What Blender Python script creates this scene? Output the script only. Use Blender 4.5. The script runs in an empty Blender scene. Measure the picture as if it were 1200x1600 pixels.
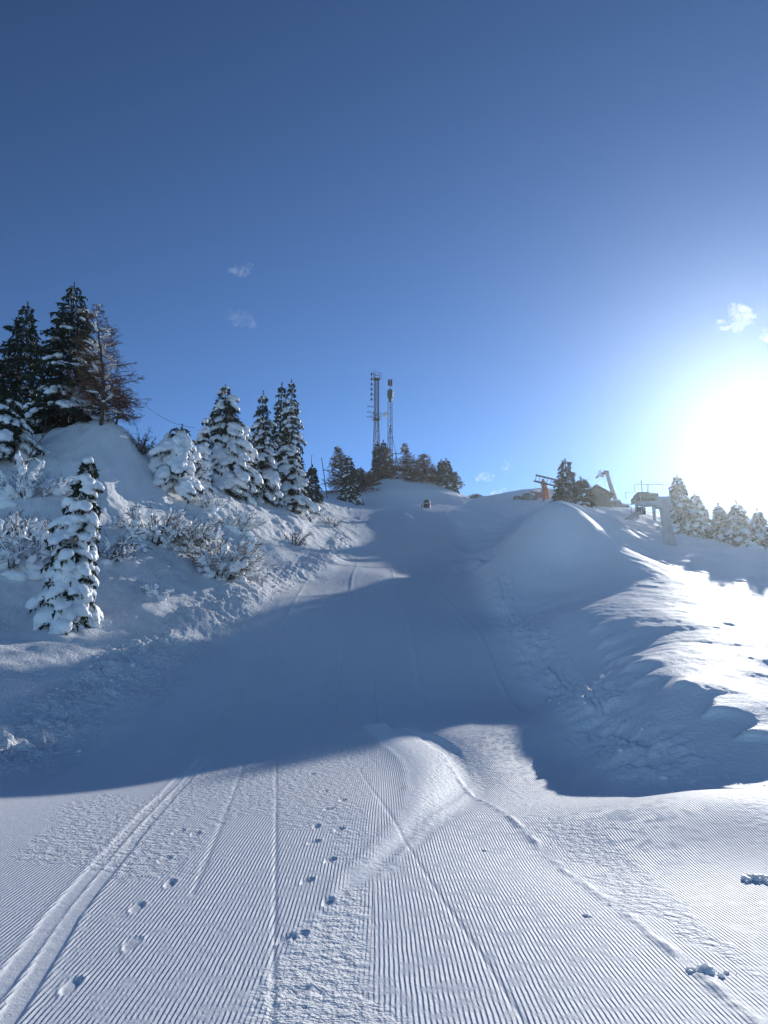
import bpy, bmesh, math, random
import numpy as np
from mathutils import Vector, Matrix

S = bpy.context.scene
COL = S.collection
R = math.radians

# ---------------------------------------------------------------- camera, sky, sun, exposure
PITCH = R(14.0)
FPX = 1204.0                      # focal length in pixels of the 1200 x 1600 photograph
CAM = np.array([0.0, 0.0, 1.6])
camd = bpy.data.cameras.new('camera')
cam = bpy.data.objects.new('camera', camd)
COL.objects.link(cam)
cam.location = CAM
cam.rotation_euler = (math.pi / 2 + PITCH, 0, 0)
camd.sensor_fit = 'VERTICAL'
camd.sensor_height = 24.0
camd.lens = 24.0 * FPX / 1600.0
camd.clip_start = 0.05
camd.clip_end = 8000
S.camera = cam


def ray(px, py):
    u, v = (px - 600) / FPX, (800 - py) / FPX
    return np.array([u, math.cos(PITCH) - v * math.sin(PITCH), math.sin(PITCH) + v * math.cos(PITCH)])


def unproj(px, py, Y):
    d = ray(px, py)
    return CAM + d * (Y / d[1])


SUN_DIR = ray(1188, 658)
SUN_DIR /= np.linalg.norm(SUN_DIR)
SUN_EL = math.asin(SUN_DIR[2])
SUN_AZ = math.atan2(SUN_DIR[0], SUN_DIR[1])      # clockwise from +Y

W = bpy.data.worlds.new("World")
S.world = W
W.use_nodes = True
wn = W.node_tree
sky = wn.nodes.new('ShaderNodeTexSky')
sky.sky_type = 'NISHITA'
sky.sun_disc = False
sky.sun_elevation = SUN_EL
sky.sun_rotation = SUN_AZ
sky.altitude = 2600
sky.air_density = 1.0
sky.dust_density = 0.1
sky.ozone_density = 5.0
bg = wn.nodes['Background']
bg.inputs['Strength'].default_value = 0.05
hsv = wn.nodes.new('ShaderNodeHueSaturation')
hsv.inputs['Saturation'].default_value = 0.80
hsv.inputs['Value'].default_value = 0.755
hsv.inputs['Hue'].default_value = 0.489
wn.links.new(sky.outputs[0], hsv.inputs['Color'])
gam = wn.nodes.new('ShaderNodeGamma')
gam.inputs['Gamma'].default_value = 1.7
wn.links.new(hsv.outputs[0], gam.inputs['Color'])
wn.links.new(gam.outputs[0], bg.inputs['Color'])

sund = bpy.data.lights.new('sun', 'SUN')
sund.energy = 2.75
sund.angle = R(0.5)
sund.color = (1.0, 0.965, 0.91)
sun = bpy.data.objects.new('sun', sund)
COL.objects.link(sun)
sun.rotation_euler = Vector(SUN_DIR).to_track_quat('Z', 'Y').to_euler()
sun.location = (40, 60, 60)

S.view_settings.view_transform = 'Standard'
S.view_settings.look = 'None'
S.view_settings.exposure = 0.68
S.view_settings.gamma = 1.0
S.render.engine = 'CYCLES'
S.cycles.use_denoising = True
S.cycles.max_bounces = 6
S.cycles.transparent_max_bounces = 8
S.cycles.volume_bounces = 0
HAZE_DENSITY = 0.0004
HAZE_G = 0.85


# ---------------------------------------------------------------- small helpers
def fade(t):
    return t * t * t * (t * (t * 6 - 15) + 10)


def _hash(ix, iy, seed):
    h = (ix.astype(np.int64) * 374761393 + iy.astype(np.int64) * 668265263 + seed * 974634777) & 0xFFFFFFFF
    h = ((h ^ (h >> 13)) * 1274126177) & 0xFFFFFFFF
    h = h ^ (h >> 16)
    return (h & 0xFFFFFF) / float(0xFFFFFF)


def vnoise(x, y, seed=0):
    ix, iy = np.floor(x), np.floor(y)
    fx, fy = fade(x - ix), fade(y - iy)
    a, b = _hash(ix, iy, seed), _hash(ix + 1, iy, seed)
    c, d = _hash(ix, iy + 1, seed), _hash(ix + 1, iy + 1, seed)
    return (a + (b - a) * fx) * (1 - fy) + (c + (d - c) * fx) * fy - 0.5


def fbm(x, y, seed=0, octv=4, gain=0.5):
    s, a = np.zeros_like(x), 1.0
    for i in range(octv):
        s += a * vnoise(x * 2 ** i + 13.7 * i, y * 2 ** i - 7.3 * i, seed + i)
        a *= gain
    return s


def sstep(a, b, x):
    t = np.clip((x - a) / (b - a), 0, 1)
    return t * t * (3 - 2 * t)


def polydist(x, y, pts):
    """distance, signed side (+ = right of travel), arc length to a polyline"""
    best = np.full(x.shape, 1e9)
    side = np.zeros(x.shape)
    arc = np.zeros(x.shape)
    s0 = 0.0
    for (ax, ay), (bx, by) in zip(pts[:-1], pts[1:]):
        dx, dy = bx - ax, by - ay
        L = math.hypot(dx, dy)
        t = np.clip(((x - ax) * dx + (y - ay) * dy) / (L * L), 0, 1)
        ex, ey = x - ax - t * dx, y - ay - t * dy
        d = np.hypot(ex, ey)
        m = d < best
        best = np.where(m, d, best)
        side = np.where(m, np.sign(ex * dy - ey * dx), side)
        arc = np.where(m, s0 + t * L, arc)
        s0 += L
    return best, side, arc


# ---------------------------------------------------------------- terrain: base shape through surveyed points
CP = []


def cp(px, py, Y):
    p = unproj(px, py, Y)
    CP.append((p[0], p[1], p[2]))


for Y in (-120, -40, -12, -4, 0, 4, 8):           # the near, gently rising run
    for x in ((-60, -20, 20, 60) if Y < -4 else (-12, -5, 0, 5)):
        CP.append((x, Y, 0.079 * Y + (0.12 * max(0, -x - 4) ** 1.15 if Y >= -4 else 0)))
CP += [(10, 4, 0.45), (10, 8, 0.95), (16, 6, 0.9), (16, 0, .2)]
for t in [
    (230, 1165, 12.6), (430, 1150, 13), (600, 1145, 13.2), (820, 1135, 13.4),
    (350, 1000, 21.5), (600, 1000, 22), (780, 985, 22.3),
    (485, 945, 26.3), (600, 945, 28), (450, 900, 32.8), (600, 900, 36.5), (745, 896, 37),
    (530, 850, 46), (650, 852, 52), (735, 862, 50),
    (545, 802, 66), (640, 800, 67), (710, 802, 66),
    (560, 793, 74), (640, 790, 76), (700, 790, 76),
    # piste, left side and shelf
    (300, 1010, 20.2), (200, 1080, 16.2), (100, 1150, 13.4), (0, 1190, 11.6),
    (105, 972, 19.8), (0, 985, 18.5), (80, 1030, 16.6), (0, 1060, 14.6), (-150, 1060, 14), (250, 955, 22), (330, 930, 25),
    # left bank
    (200, 925, 22.6), (100, 930, 21.6), (0, 930, 20.5), (0, 850, 24), (100, 840, 25), (200, 850, 26),
    (0, 740, 30), (100, 720, 31), (190, 682, 33), (150, 740, 30.5), (240, 714, 38), (200, 760, 31.5), (255, 780, 33.8), (-200, 720, 31), (-200, 850, 24),
    (300, 850, 29.5), (340, 905, 27), (400, 890, 31), (400, 835, 36), (300, 785, 36), (450, 850, 38), (490, 848, 42),
    (420, 790, 45), (470, 795, 51), (500, 805, 55), (520, 830, 49), (350, 775, 40), (525, 862, 43.5),
    # behind the bank crest
    (190, 710, 44), (60, 720, 46), (-200, 740, 48), (300, 750, 50), (420, 772, 60), (490, 778, 68), (520, 778, 80),
    # knoll below the masts
    (560, 783, 84), (600, 775, 88), (600, 752, 98), (660, 754, 98), (700, 764, 96), (730, 779, 92), (540, 770, 96),
    (600, 752, 108), (680, 760, 108), (660, 785, 84),
    # upper right of the piste and rear ridge
    (760, 806, 65), (800, 835, 54), (785, 868, 42), (765, 860, 50), (750, 782, 82), (800, 776, 84), (850, 774, 82),
    (745, 783, 100), (850, 780, 98), (930, 788, 82), (890, 797, 66), (855, 810, 66), (940, 797, 66),
    # right mound: toe, lip, face, crest
    (772, 890, 33.5), (785, 930, 28.5), (815, 985, 23), (845, 1030, 19.5), (895, 1090, 16.6), (960, 1165, 12.2), (1050, 1220, 9.7), (1200, 1270, 8.0), (1330, 1310, 7.2),
    (944, 997, 18.6), (975, 1040, 15.0), (1050, 1085, 11.9), (1130, 1115, 11.1), (1200, 1160, 10.2), (1320, 1220, 9.4),
    (880, 960, 22), (1000, 950, 21), (1100, 950, 21), (1200, 985, 18), (1060, 1010, 15.8), (1150, 1040, 14), (1200, 1080, 12.6), (1320, 1120, 11.4),
    (803, 842, 33.5), (838, 800, 33.5), (872, 799, 31.3), (872, 788, 34.5), (915, 822, 30.8), (915, 808, 34), (960, 857, 30.3), (960, 844, 33), (830, 900, 29), (880, 880, 29.2), (930, 880, 28.6),
    (960, 905, 26.5), (1010, 900, 27), (1110, 932, 24), (1200, 960, 22), (1000, 881, 28.8), (1000, 866, 31.5), (1100, 905, 29), (1200, 938, 27), (1350, 980, 23),
    # saddle behind the mound, tracked strip, far right slope
    (850, 818, 39), (895, 838, 40), (960, 872, 38), (870, 785, 47), (800, 832, 47), (905, 792, 50), (940, 800, 52), (1000, 847, 44), (1100, 872, 39), (1200, 905, 35), (1350, 930, 33), (1000, 838, 50), (1100, 862, 46), (1200, 888, 42),
    (940, 815, 56), (1000, 815, 60), (1060, 835, 55), (1130, 840, 56), (1200, 860, 52), (1350, 880, 50),
    (1000, 795, 74), (1060, 815, 72), (1200, 835, 70), (1350, 860, 66),
]:
    cp(*t)
for (x, y, z) in [(-120, 40, 22), (-120, 120, 12), (-60, 120, 14), (-20, 150, 17), (20, 150, 17), (60, 150, 14), (120, 120, 10), (120, 60, 10),
                  (60, 100, 17), (-200, -100, -6), (200, -100, -14), (200, 0, -3), (-200, 0, 15), (-240, 240, 0), (0, 260, 0), (240, 240, 0), (-60, 20, 12), (40, 15, 3.2), (70, 30, 5.5)]:
    CP.append((x, y, z))
CP = np.array(CP)
# compress the plan radially so that near points are well resolved by the spline
def warp(x, y):
    r = np.hypot(x, y) + 1e-6
    k = np.log1p(r / 12.0) * 12.0 / r
    return x * k, y * k


cwx, cwy = warp(CP[:, 0], CP[:, 1])


def tps(r2):
    return 0.5 * r2 * np.log(r2 + 1e-9)


def base_ref(x, y):                       # smooth reference: the mean run of the slope
    r = np.hypot(x, y)
    return np.where(y > 0, 1, 0) * 0.25 * np.minimum(y, 90) + 0.0 * r


n = len(CP)
K = tps((cwx[:, None] - cwx[None]) ** 2 + (cwy[:, None] - cwy[None]) ** 2) + np.eye(n) * 0.006
Pm = np.c_[np.ones(n), cwx, cwy]
A = np.block([[K, Pm], [Pm.T, np.zeros((3, 3))]])
sol = np.linalg.solve(A, np.r_[CP[:, 2] - base_ref(CP[:, 0], CP[:, 1]), np.zeros(3)])


def Hbase(x, y):
    sh = x.shape
    x, y = x.ravel(), y.ravel()
    out = np.empty_like(x)
    for i in range(0, len(x), 60000):
        a, b = warp(x[i:i + 60000], y[i:i + 60000])
        k = tps((a[:, None] - cwx[None]) ** 2 + (b[:, None] - cwy[None]) ** 2)
        out[i:i + 60000] = k @ sol[:n] + sol[n] + sol[n + 1] * a + sol[n + 2] * b
    return (out + base_ref(x, y)).reshape(sh)


def hb(x, y):
    return float(Hbase(np.array([float(x)]), np.array([float(y)]))[0])


def ground_hit(px, py, lo=2.5, hi=70.0):
    """first point of the base terrain along the sight line of a survey mark"""
    d = ray(px, py)
    d = d / d[1]
    t = np.concatenate([np.arange(lo, 20, .05), np.arange(20, hi, .15)])
    P = CAM[None] + d[None] * t[:, None]
    z = Hbase(P[:, 0], P[:, 1])
    k = np.nonzero(P[:, 2] <= z)[0]
    k = k[0] if len(k) else len(t) - 1
    return P[k, 0], P[k, 1]


def gline(*pp):
    return [ground_hit(a, b) for a, b in pp]


# ---- lines and marks on the snow
LEFT_BERM = gline((-40, 1200), (60, 1130), (150, 1075), (235, 1010), (300, 975), (380, 930), (430, 905), (495, 880), (530, 858), (538, 828), (545, 804))
RIGHT_BERM = gline((1290, 1290), (1200, 1262), (1050, 1215), (960, 1160), (895, 1088), (840, 1025), (810, 980), (783, 930), (770, 888), (748, 860), (728, 830), (714, 803))
LIP = [tuple(unproj(a, b, c)[:2]) for a, b, c in ((1320, 1222, 9.3), (1200, 1162, 10.1), (1130, 1117, 11.0), (1050, 1087, 11.8), (975, 1042, 14.9), (944, 992, 18.5), (890, 955, 21))]
SKI_A = gline((-40, 1595), (20, 1520), (100, 1413), (153, 1353), (277, 1220), (310, 1186))
SKI_B = gline((-20, 1640), (20, 1583), (60, 1520), (113, 1433), (187, 1340), (300, 1210), (325, 1185))
SKI_R = gline((1230, 1640), (1090, 1520), (920, 1380), (740, 1240), (690, 1170))
SKI_S = gline((532, 1404), (570, 1360), (610, 1322), (652, 1274), (682, 1232), (686, 1198), (658, 1166), (615, 1141))
SKI_T = gline((600, 1370), (650, 1310), (700, 1255), (722, 1215), (705, 1180), (660, 1150))
SEAM_A = gline((424, 1630), (430, 1400), (432, 1145))
SEAM_B = gline((830, 1620), (752, 1497), (690, 1405), (640, 1325), (560, 1200))
SEAM_C = gline((300, 1400), (345, 1290), (385, 1180))
TRAMP_R = gline((690, 1150), (760, 1200), (850, 1280), (930, 1330), (1010, 1400))
TRAMP_R2 = gline((960, 1370), (1040, 1430), (1130, 1490), (1230, 1560))
TRAMP_C = gline((500, 1640), (510, 1540), (525, 1440), (555, 1395))
UP_TRACK = gline((628, 802), (660, 825), (700, 850), (740, 870), (775, 895))


def soften(p):
    q = [p[0]]
    for a, b in zip(p[:-1], p[1:]):
        q += [(a[0] * .75 + b[0] * .25, a[1] * .75 + b[1] * .25), (a[0] * .25 + b[0] * .75, a[1] * .25 + b[1] * .75)]
    return q + [p[-1]]


LEFT_BERM, RIGHT_BERM, LIP, UP_TRACK, SKI_S, SKI_T = map(soften, (LEFT_BERM, RIGHT_BERM, LIP, UP_TRACK, SKI_S, SKI_T))
RIGHT_BERM = soften(RIGHT_BERM)
FOOT = [gline(*p) for p in [((95, 1560), (125, 1530)), ((195, 1490), (215, 1465)), ((205, 1430), (222, 1410)), ((255, 1395), (275, 1372)), ((247, 1350), (265, 1338)),
                            ((270, 1305), (285, 1298)), ((300, 1310), (310, 1300)),
                            ((435, 1478), (455, 1466)), ((465, 1384), (492, 1372)), ((505, 1350), (527, 1340)), ((505, 1420), (520, 1405)), ((480, 1320), (500, 1312)),
                            ((520, 1302), (538, 1292)), ((488, 1300), (500, 1285)), ((505, 1268), (520, 1262)), ((525, 1255), (545, 1247)), ((445, 1560), (475, 1545)),
                            ((460, 1470), (475, 1460)), ((500, 1240), (512, 1234)), ((480, 1215), (495, 1205))]]


def gaus(d, w):
    return np.exp(-(d / w) ** 2)


def H(x, y, masks=False):
    """terrain height in metres; with masks also corduroy strength, its cross-slope coordinate and surface roughness"""
    x = np.asarray(x, float)
    y = np.asarray(y, float)
    z = Hbase(x, y)
    r = np.hypot(x, y)
    near = r < 75
    dl, sl, al = polydist(x, y, LEFT_BERM)
    dr, sr, ar = polydist(x, y, RIGHT_BERM)
    inl = dl * sl                     # + = on the piste side of the left berm
    inr = -dr * sr                    # + = on the piste side of the right berm
    front = sstep(-3, 0, y)
    L = np.where(y < LEFT_BERM[0][1], x - LEFT_BERM[0][0], inl)
    Rr = np.where(y < RIGHT_BERM[0][1], RIGHT_BERM[0][0] - x, -inr * -1)
    piste = sstep(0.3, 1.4, L) * sstep(0.2, 1.2, Rr) * front * sstep(78, 64, y)
    off = 1 - piste
    # broad natural undulation away from the groomed run
    far = sstep(14, 40, r)
    z = z + off * (0.22 * fbm(x * .35, y * .35, 5, 3) + 0.10 * fbm(x * 1.1, y * 1.1, 9, 3)) * sstep(6, 16, r) * np.where(Rr < 0, 0.35 + .65 * far * sstep(30, 36, y), 1)
    # lumpy left bank
    bank = sstep(0.5, -2.5, L) * sstep(17, 23, y) * sstep(90, 60, y)
    lump = fbm(x * .9 + y * .15, y * .55, 31, 4)
    z = z + bank * sstep(-.3, -1.6, L) * (0.26 * lump + 0.16 * np.abs(fbm(x * 1.9, y * 1.2, 37, 3)))
    # tracked strip of the far right slope
    trk = sstep(30.5, 33, y) * sstep(60, 50, y) * sstep(6.5, 9, x)
    z = z + trk * 0.30 * fbm(x * .33 + y * .2, y * 1.1 - x * .3, 41, 3)
    z = z - trk * 0.14 * sstep(.06, .0, np.abs(fbm(x * .14 + .2 * y, y * .5, 47, 2)))
    # churned snow at the upper right of the run
    ch = gaus(np.hypot(x - 7.0, (y - 43) * .6), 4.0)
    z = z + ch * 0.28 * fbm(x * .8, y * .55, 51, 3)
    # ploughed berms
    lb = gaus(dl - 0.1, 0.55) * front * sstep(58, 48, y)
    z = z + lb * (0.10 + 0.14 * np.abs(fbm(x * 3.1, y * 3.1, 61, 5, .6)) + 0.16 * fbm(x * 1.1, y * 1.1, 63, 2))
    rb = gaus(dr, 0.5) * front * sstep(8.5, 11, y) * sstep(40, 30, y)
    z = z + rb * (0.02 + 0.16 * np.abs(fbm(x * 2.9, y * 2.9, 67, 4)))
    # broken snow inside the left berm
    apron = sstep(1.9, 0.3, L + 0.8 * fbm(x * .6, y * .6, 71, 2)) * sstep(-1.0, 0.2, L) * front * sstep(34, 24, y)
    z = z + apron * 0.06 * (np.abs(fbm(x * 3.4, y * 3.4, 73, 4)) + .35 * fbm(x * 9, y * 9, 74, 2))
    # scalloped lip of the right mound
    d2, s2, a2 = polydist(x, y, LIP)
    inside = d2 * s2                                     # sign settled below
    inside = np.where(s2 == 0, 0, -inside) if LIP_FLIP else inside
    ph = a2 / 0.8 + 0.6 * np.sin(a2 * .9)
    sc = 1 - np.abs(np.sin(ph * math.pi)) ** 0.8
    amp = 0.10 + .40 * (0.5 + vnoise(a2 * .7, a2 * 0, 79))
    edge = inside + amp * sc - .3
    hgt = (0.02 + .10 * sc) * sstep(0, 1.5, a2) * sstep(a2.max() if False else LIP_LEN, LIP_LEN - 2.0, a2)
    z = z + hgt * sstep(-.28, .10, edge) * np.exp(-np.maximum(edge, 0) / .55)
    # wind ripple on the mound top
    mound = sstep(-0.5, -2.0, Rr) * sstep(9, 13, y) * sstep(33, 30, y) * sstep(1, 3, x)
    z = z + mound * (0.014 * fbm(x * 1.2 - y * .5, y * 3.0 + x * .8, 83, 3) + .012 * fbm(x * .9, y * .9, 85, 3) + .008 * fbm(x * 7, y * 7, 87, 2))
    # a soft hump at the lower right of the run
    hx, hy = HUMP
    z = z + 0.24 * np.exp(-(((x - hx) * .8) ** 2 + ((y - hy) * 1.0) ** 2) / 1.1)
    dx_, dy_ = DIP
    z = z - 0.06 * np.exp(-(((x - dx_) * .9) ** 2 + (y - dy_) ** 2) / .9)
    # groomed surface marks
    dA, _, _ = polydist(x, y, SKI_A)
    dB, _, _ = polydist(x, y, SKI_B)
    dR, _, aR = polydist(x, y, SKI_R)
    dS, sS, aS = polydist(x, y, SKI_S)
    dT, sT, aT = polydist(x, y, SKI_T)
    dC, _, _ = polydist(x, y, TRAMP_C)
    dP, _, aP = polydist(x, y, TRAMP_R)
    dQ, _, aQ = polydist(x, y, TRAMP_R2)
    dU, _, _ = polydist(x, y, UP_TRACK)
    lane_u = np.mod(x + .02 * y + .25 * vnoise(y * .12, y * 0, 131) + 1.7, 1.9) - .95
    z = z + piste * sstep(13, 18, r) * (.018 * gaus(lane_u, .06) + .020 * fbm(x * 1.5, y * .35, 133, 3) + .012 * fbm(x * 4, y * 2, 135, 2))
    nz = fbm(x * 2.2, y * 2.2, 91, 3)
    ski = np.maximum(sstep(.055, .035, dA + .02 * nz), sstep(.055, .035, dB + .02 * nz))
    z = z - .007 * ski + .004 * gaus(np.minimum(dA, dB) - .065, .025)
    for ln, w_, a_ in ((SEAM_A, .016, .007), (SEAM_B, .015, .005), (SEAM_C, .018, .006)):
        z = z - a_ * gaus(polydist(x, y, ln)[0] + .012 * nz, w_)
    wS = np.interp(aS, [0, .3, 1.3, 2.5, 4, 5.4, 7.2, 9.5], [.03, .08, .09, .12, .27, .42, .6, .4])
    wT = np.interp(aT, [0, 1.5, 3.0, 4.5, 8], [.02, .06, .28, .36, .2])
    S1 = sstep(wS + .08, wS - .06, dS + .08 * nz)
    S2 = sstep(wT + .08, wT - .06, dT + .08 * nz)
    for d_, s_, w_, a_ in ((dS, sS, wS, aS), (dT, sT, wT, aT)):
        q_ = d_ * s_ / (w_ + .02)
        z = z - .28 * w_ * q_ * np.exp(-(q_ * 1.1) ** 2) * sstep(0, 1.2, a_) * front
    z = z - .006 * S1 + .004 * gaus(dS - wS - .04, .05) * (1 + 1.2 * nz) - .004 * S2
    z = z + .010 * gaus(dR, .04) * (0.6 + np.clip(2.0 * fbm(x * 9, y * 9, 95, 2), -.6, 1.2))
    z = z + .10 * gaus(dU, .35) * (1 + nz)
    wC = np.interp(y, [2, 3, 4.2, 5.2, 7], [.25, .22, .24, .14, .06])
    C1 = sstep(wC + .1, wC - .08, dC + .15 * nz)
    P1 = sstep(.30, .05, dP + .45 * nz) * sstep(.4, .1, np.abs(nz))
    Q1 = sstep(.16, .03, dQ + .3 * nz)
    tr = np.maximum(np.maximum(C1, P1), Q1)
    foot = np.zeros_like(x)
    for (p0, p1) in FOOT:
        cx, cy = (p0[0] + p1[0]) / 2, (p0[1] + p1[1]) / 2
        m = (np.abs(x - cx) < .5) & (np.abs(y - cy) < .5)
        if m.any():
            vx, vy = p1[0] - p0[0], p1[1] - p0[1]
            l = math.hypot(vx, vy)
            vx, vy = vx / l, vy / l
            a_ = ((x[m] - cx) * vx + (y[m] - cy) * vy) / .088
            b_ = (-(x[m] - cx) * vy + (y[m] - cy) * vx) / (.036 + .008 * a_)
            q = np.sqrt(a_ ** 2 + b_ ** 2) + .25 * nz[m]
            f = sstep(1.1, .7, q)
            z[m] = z[m] - .011 * f * (1 + .6 * nz[m] * 2) + .004 * gaus(q - 1.25, .2)
            foot[m] = np.maximum(foot[m], f)
    if not masks:
        return z
    # (masks from here on)
    # trampled patches inside the groomed lane
    pat = sstep(-.02, .14, fbm(x * 1.1 + 3, y * .5, 101, 3) + .34 * sstep(4, 10, y) - .24)
    lane = sstep(-3.2, -2.6, x + .03 * y) * sstep(2.2, 1.6, x)
    pat = pat * lane * sstep(.1, -.5, x + .25 * nz)
    rough_left = sstep(1.6, 0.4, L + .5 * nz)
    cord = piste * (1 - ski) * (1 - S1) * (1 - S2) * (1 - .75 * tr) * (1 - foot) * (1 - .75 * pat) * (1 - rough_left) * sstep(2.0, -.1, dR * 0 + 0)
    cord = cord * (1 - .8 * gaus(dR, .05)) * (1 - .6 * sstep(-.3, .5, np.hypot(x - hx, y - hy) * 0 - 1))
    cord = cord * (0.75 + .5 * (vnoise(x * .8, y * .25, 111) + .5))
    rough = np.clip(.10 + .9 * tr + .65 * pat + .10 * S1 + .25 * S2 + 1.2 * apron + 1.1 * rough_left + .5 * lb + .3 * off * sstep(4, 8, r) - 0.2 * mound, 0.04, 1.5)
    # two machine passes with slightly different headings
    seam = 0.10 * np.sin(y * .2)
    uu = np.where(x < seam - .15, x, x * 1.0 + .012 * y)
    uu = uu + .006 * np.sin(y * 1.3 + 4 * vnoise(x * .4, y * .3, 7)) + .010 * vnoise(x * .5, y * .8, 121)
    powder_lit = np.clip(np.maximum(np.maximum(S1, S2), np.maximum(.95 * tr, .6 * ski)) + .7 * off + .5 * rough_left, 0, 1)  # ski and trample marks lightened to imitate light on scraped snow
    return z, cord, uu, rough, powder_lit


LIP_LEN = sum(math.hypot(b[0] - a[0], b[1] - a[1]) for a, b in zip(LIP[:-1], LIP[1:]))
LIP_FLIP = False
HUMP = ground_hit(1110, 1285)
DIP = ground_hit(925, 1345)
_t = ground_hit(1150, 1050)
_d, _s, _a = polydist(np.array([_t[0]]), np.array([_t[1]]), LIP)
LIP_FLIP = _s[0] < 0
# make the berm signs agree: left berm + on the run, right berm + on the run
_t = ground_hit(550, 1250)
for nm, ln in (('L', LEFT_BERM), ('R', RIGHT_BERM)):
    _d, _s, _a = polydist(np.array([_t[0]]), np.array([_t[1] + 6]), ln)
    print('berm side', nm, _s)


def h(x, y):
    return float(H(np.array([float(x)]), np.array([float(y)]))[0])


# ---------------------------------------------------------------- materials
def mat(name, color, rough=0.8, spec=0.3, metal=0.0):
    m = bpy.data.materials.new(name)
    m.use_nodes = True
    b = m.node_tree.nodes['Principled BSDF']
    b.inputs['Base Color'].default_value = (*color, 1)
    b.inputs['Roughness'].default_value = rough
    b.inputs['Specular IOR Level'].default_value = spec
    b.inputs['Metallic'].default_value = metal
    return m


def vary(m, c0, c1, scale, bump=0.0, bscale=40.0, bdist=0.01):
    nt = m.node_tree
    b = nt.nodes['Principled BSDF']
    tc = nt.nodes.new('ShaderNodeTexCoord')
    nz = nt.nodes.new('ShaderNodeTexNoise')
    nz.inputs['Scale'].default_value = scale
    nz.inputs['Detail'].default_value = 4
    nt.links.new(tc.outputs['Object'], nz.inputs['Vector'])
    cr = nt.nodes.new('ShaderNodeValToRGB')
    cr.color_ramp.elements[0].position = .35
    cr.color_ramp.elements[1].position = .65
    cr.color_ramp.elements[0].color = (*c0, 1)
    cr.color_ramp.elements[1].color = (*c1, 1)
    nt.links.new(nz.outputs['Fac'], cr.inputs[0])
    nt.links.new(cr.outputs[0], b.inputs['Base Color'])
    if bump:
        n2 = nt.nodes.new('ShaderNodeTexNoise')
        n2.inputs['Scale'].default_value = bscale
        n2.inputs['Detail'].default_value = 5
        nt.links.new(tc.outputs['Object'], n2.inputs['Vector'])
        bp = nt.nodes.new('ShaderNodeBump')
        bp.inputs['Strength'].default_value = bump
        bp.inputs['Distance'].default_value = bdist
        nt.links.new(n2.outputs['Fac'], bp.inputs['Height'])
        nt.links.new(bp.outputs[0], b.inputs['Normal'])
    return m


def snow_ground_mat():
    m = mat('groomed_snow', (.90, .925, .95), .62, .22)
    nt = m.node_tree
    N, Lk = nt.nodes, nt.links
    b = N['Principled BSDF']
    b.inputs['IOR'].default_value = 1.31

    def attr(nm):
        a = N.new('ShaderNodeAttribute')
        a.attribute_name = nm
        return a.outputs['Fac']

    def math_(op, a, c=None, v=None):
        q = N.new('ShaderNodeMath')
        q.operation = op
        for i, w in enumerate((a, c)):
            if w is None:
                continue
            if isinstance(w, (int, float)):
                q.inputs[i].default_value = w
            else:
                Lk.new(w, q.inputs[i])
        return q.outputs[0]
    geo = N.new('ShaderNodeNewGeometry')

    def noise(scale, det=3, sep=None):
        q = N.new('ShaderNodeTexNoise')
        q.inputs['Scale'].default_value = scale
        q.inputs['Detail'].default_value = det
        if sep:
            mp = N.new('ShaderNodeMapping')
            mp.inputs['Scale'].default_value = sep
            Lk.new(geo.outputs['Position'], mp.inputs[0])
            Lk.new(mp.outputs[0], q.inputs['Vector'])
        else:
            Lk.new(geo.outputs['Position'], q.inputs['Vector'])
        return q.outputs['Fac']
    # corduroy: rounded ridges 31 mm apart, slightly broken along their length
    brk = math_('MULTIPLY', math_('SUBTRACT', noise(7, 2), .5), .009)
    u = math_('ADD', attr('cross'), brk)
    ph = math_('MULTIPLY', u, 2 * math.pi / .0245)
    sn = math_('SINE', ph)
    sn = math_('ADD', sn, math_('MULTIPLY', math_('SINE', math_('MULTIPLY', ph, 2.0)), .18))
    wob = math_('ADD', math_('MULTIPLY', noise(3.5, 3), 1.0), .5)
    crumb = math_('MINIMUM', math_('MAXIMUM', math_('MULTIPLY', math_('SUBTRACT', noise(11, 4), .34), 5.0), .15), 1.0)
    wob = math_('MULTIPLY', wob, crumb)
    hc = math_('MULTIPLY', math_('MULTIPLY', sn, .0025), math_('MULTIPLY', attr('cord'), wob))
    r1 = math_('MULTIPLY', math_('SUBTRACT', noise(16, 4), .5), .055)
    r2 = math_('MULTIPLY', math_('SUBTRACT', noise(60, 3), .5), .016)
    hr = math_('MULTIPLY', math_('ADD', r1, r2), attr('rough'))
    gr = math_('MULTIPLY', math_('SUBTRACT', noise(140, 2), .5), .0022)
    hh = math_('ADD', math_('ADD', hc, hr), gr)
    bp = N.new('ShaderNodeBump')
    bp.inputs['Strength'].default_value = 1.0
    bp.inputs['Distance'].default_value = 1.0
    Lk.new(hh, bp.inputs['Height'])
    Lk.new(bp.outputs[0], b.inputs['Normal'])
    # groomed snow greyer than loose; brighter light on ski marks painted in too
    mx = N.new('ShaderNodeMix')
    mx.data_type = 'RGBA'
    Lk.new(attr('powder_lit'), mx.inputs[0])
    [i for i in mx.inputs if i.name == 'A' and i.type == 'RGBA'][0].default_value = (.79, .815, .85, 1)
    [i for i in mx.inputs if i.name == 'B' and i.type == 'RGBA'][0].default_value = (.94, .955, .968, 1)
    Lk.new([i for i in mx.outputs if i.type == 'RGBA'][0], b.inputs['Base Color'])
    return m


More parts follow.
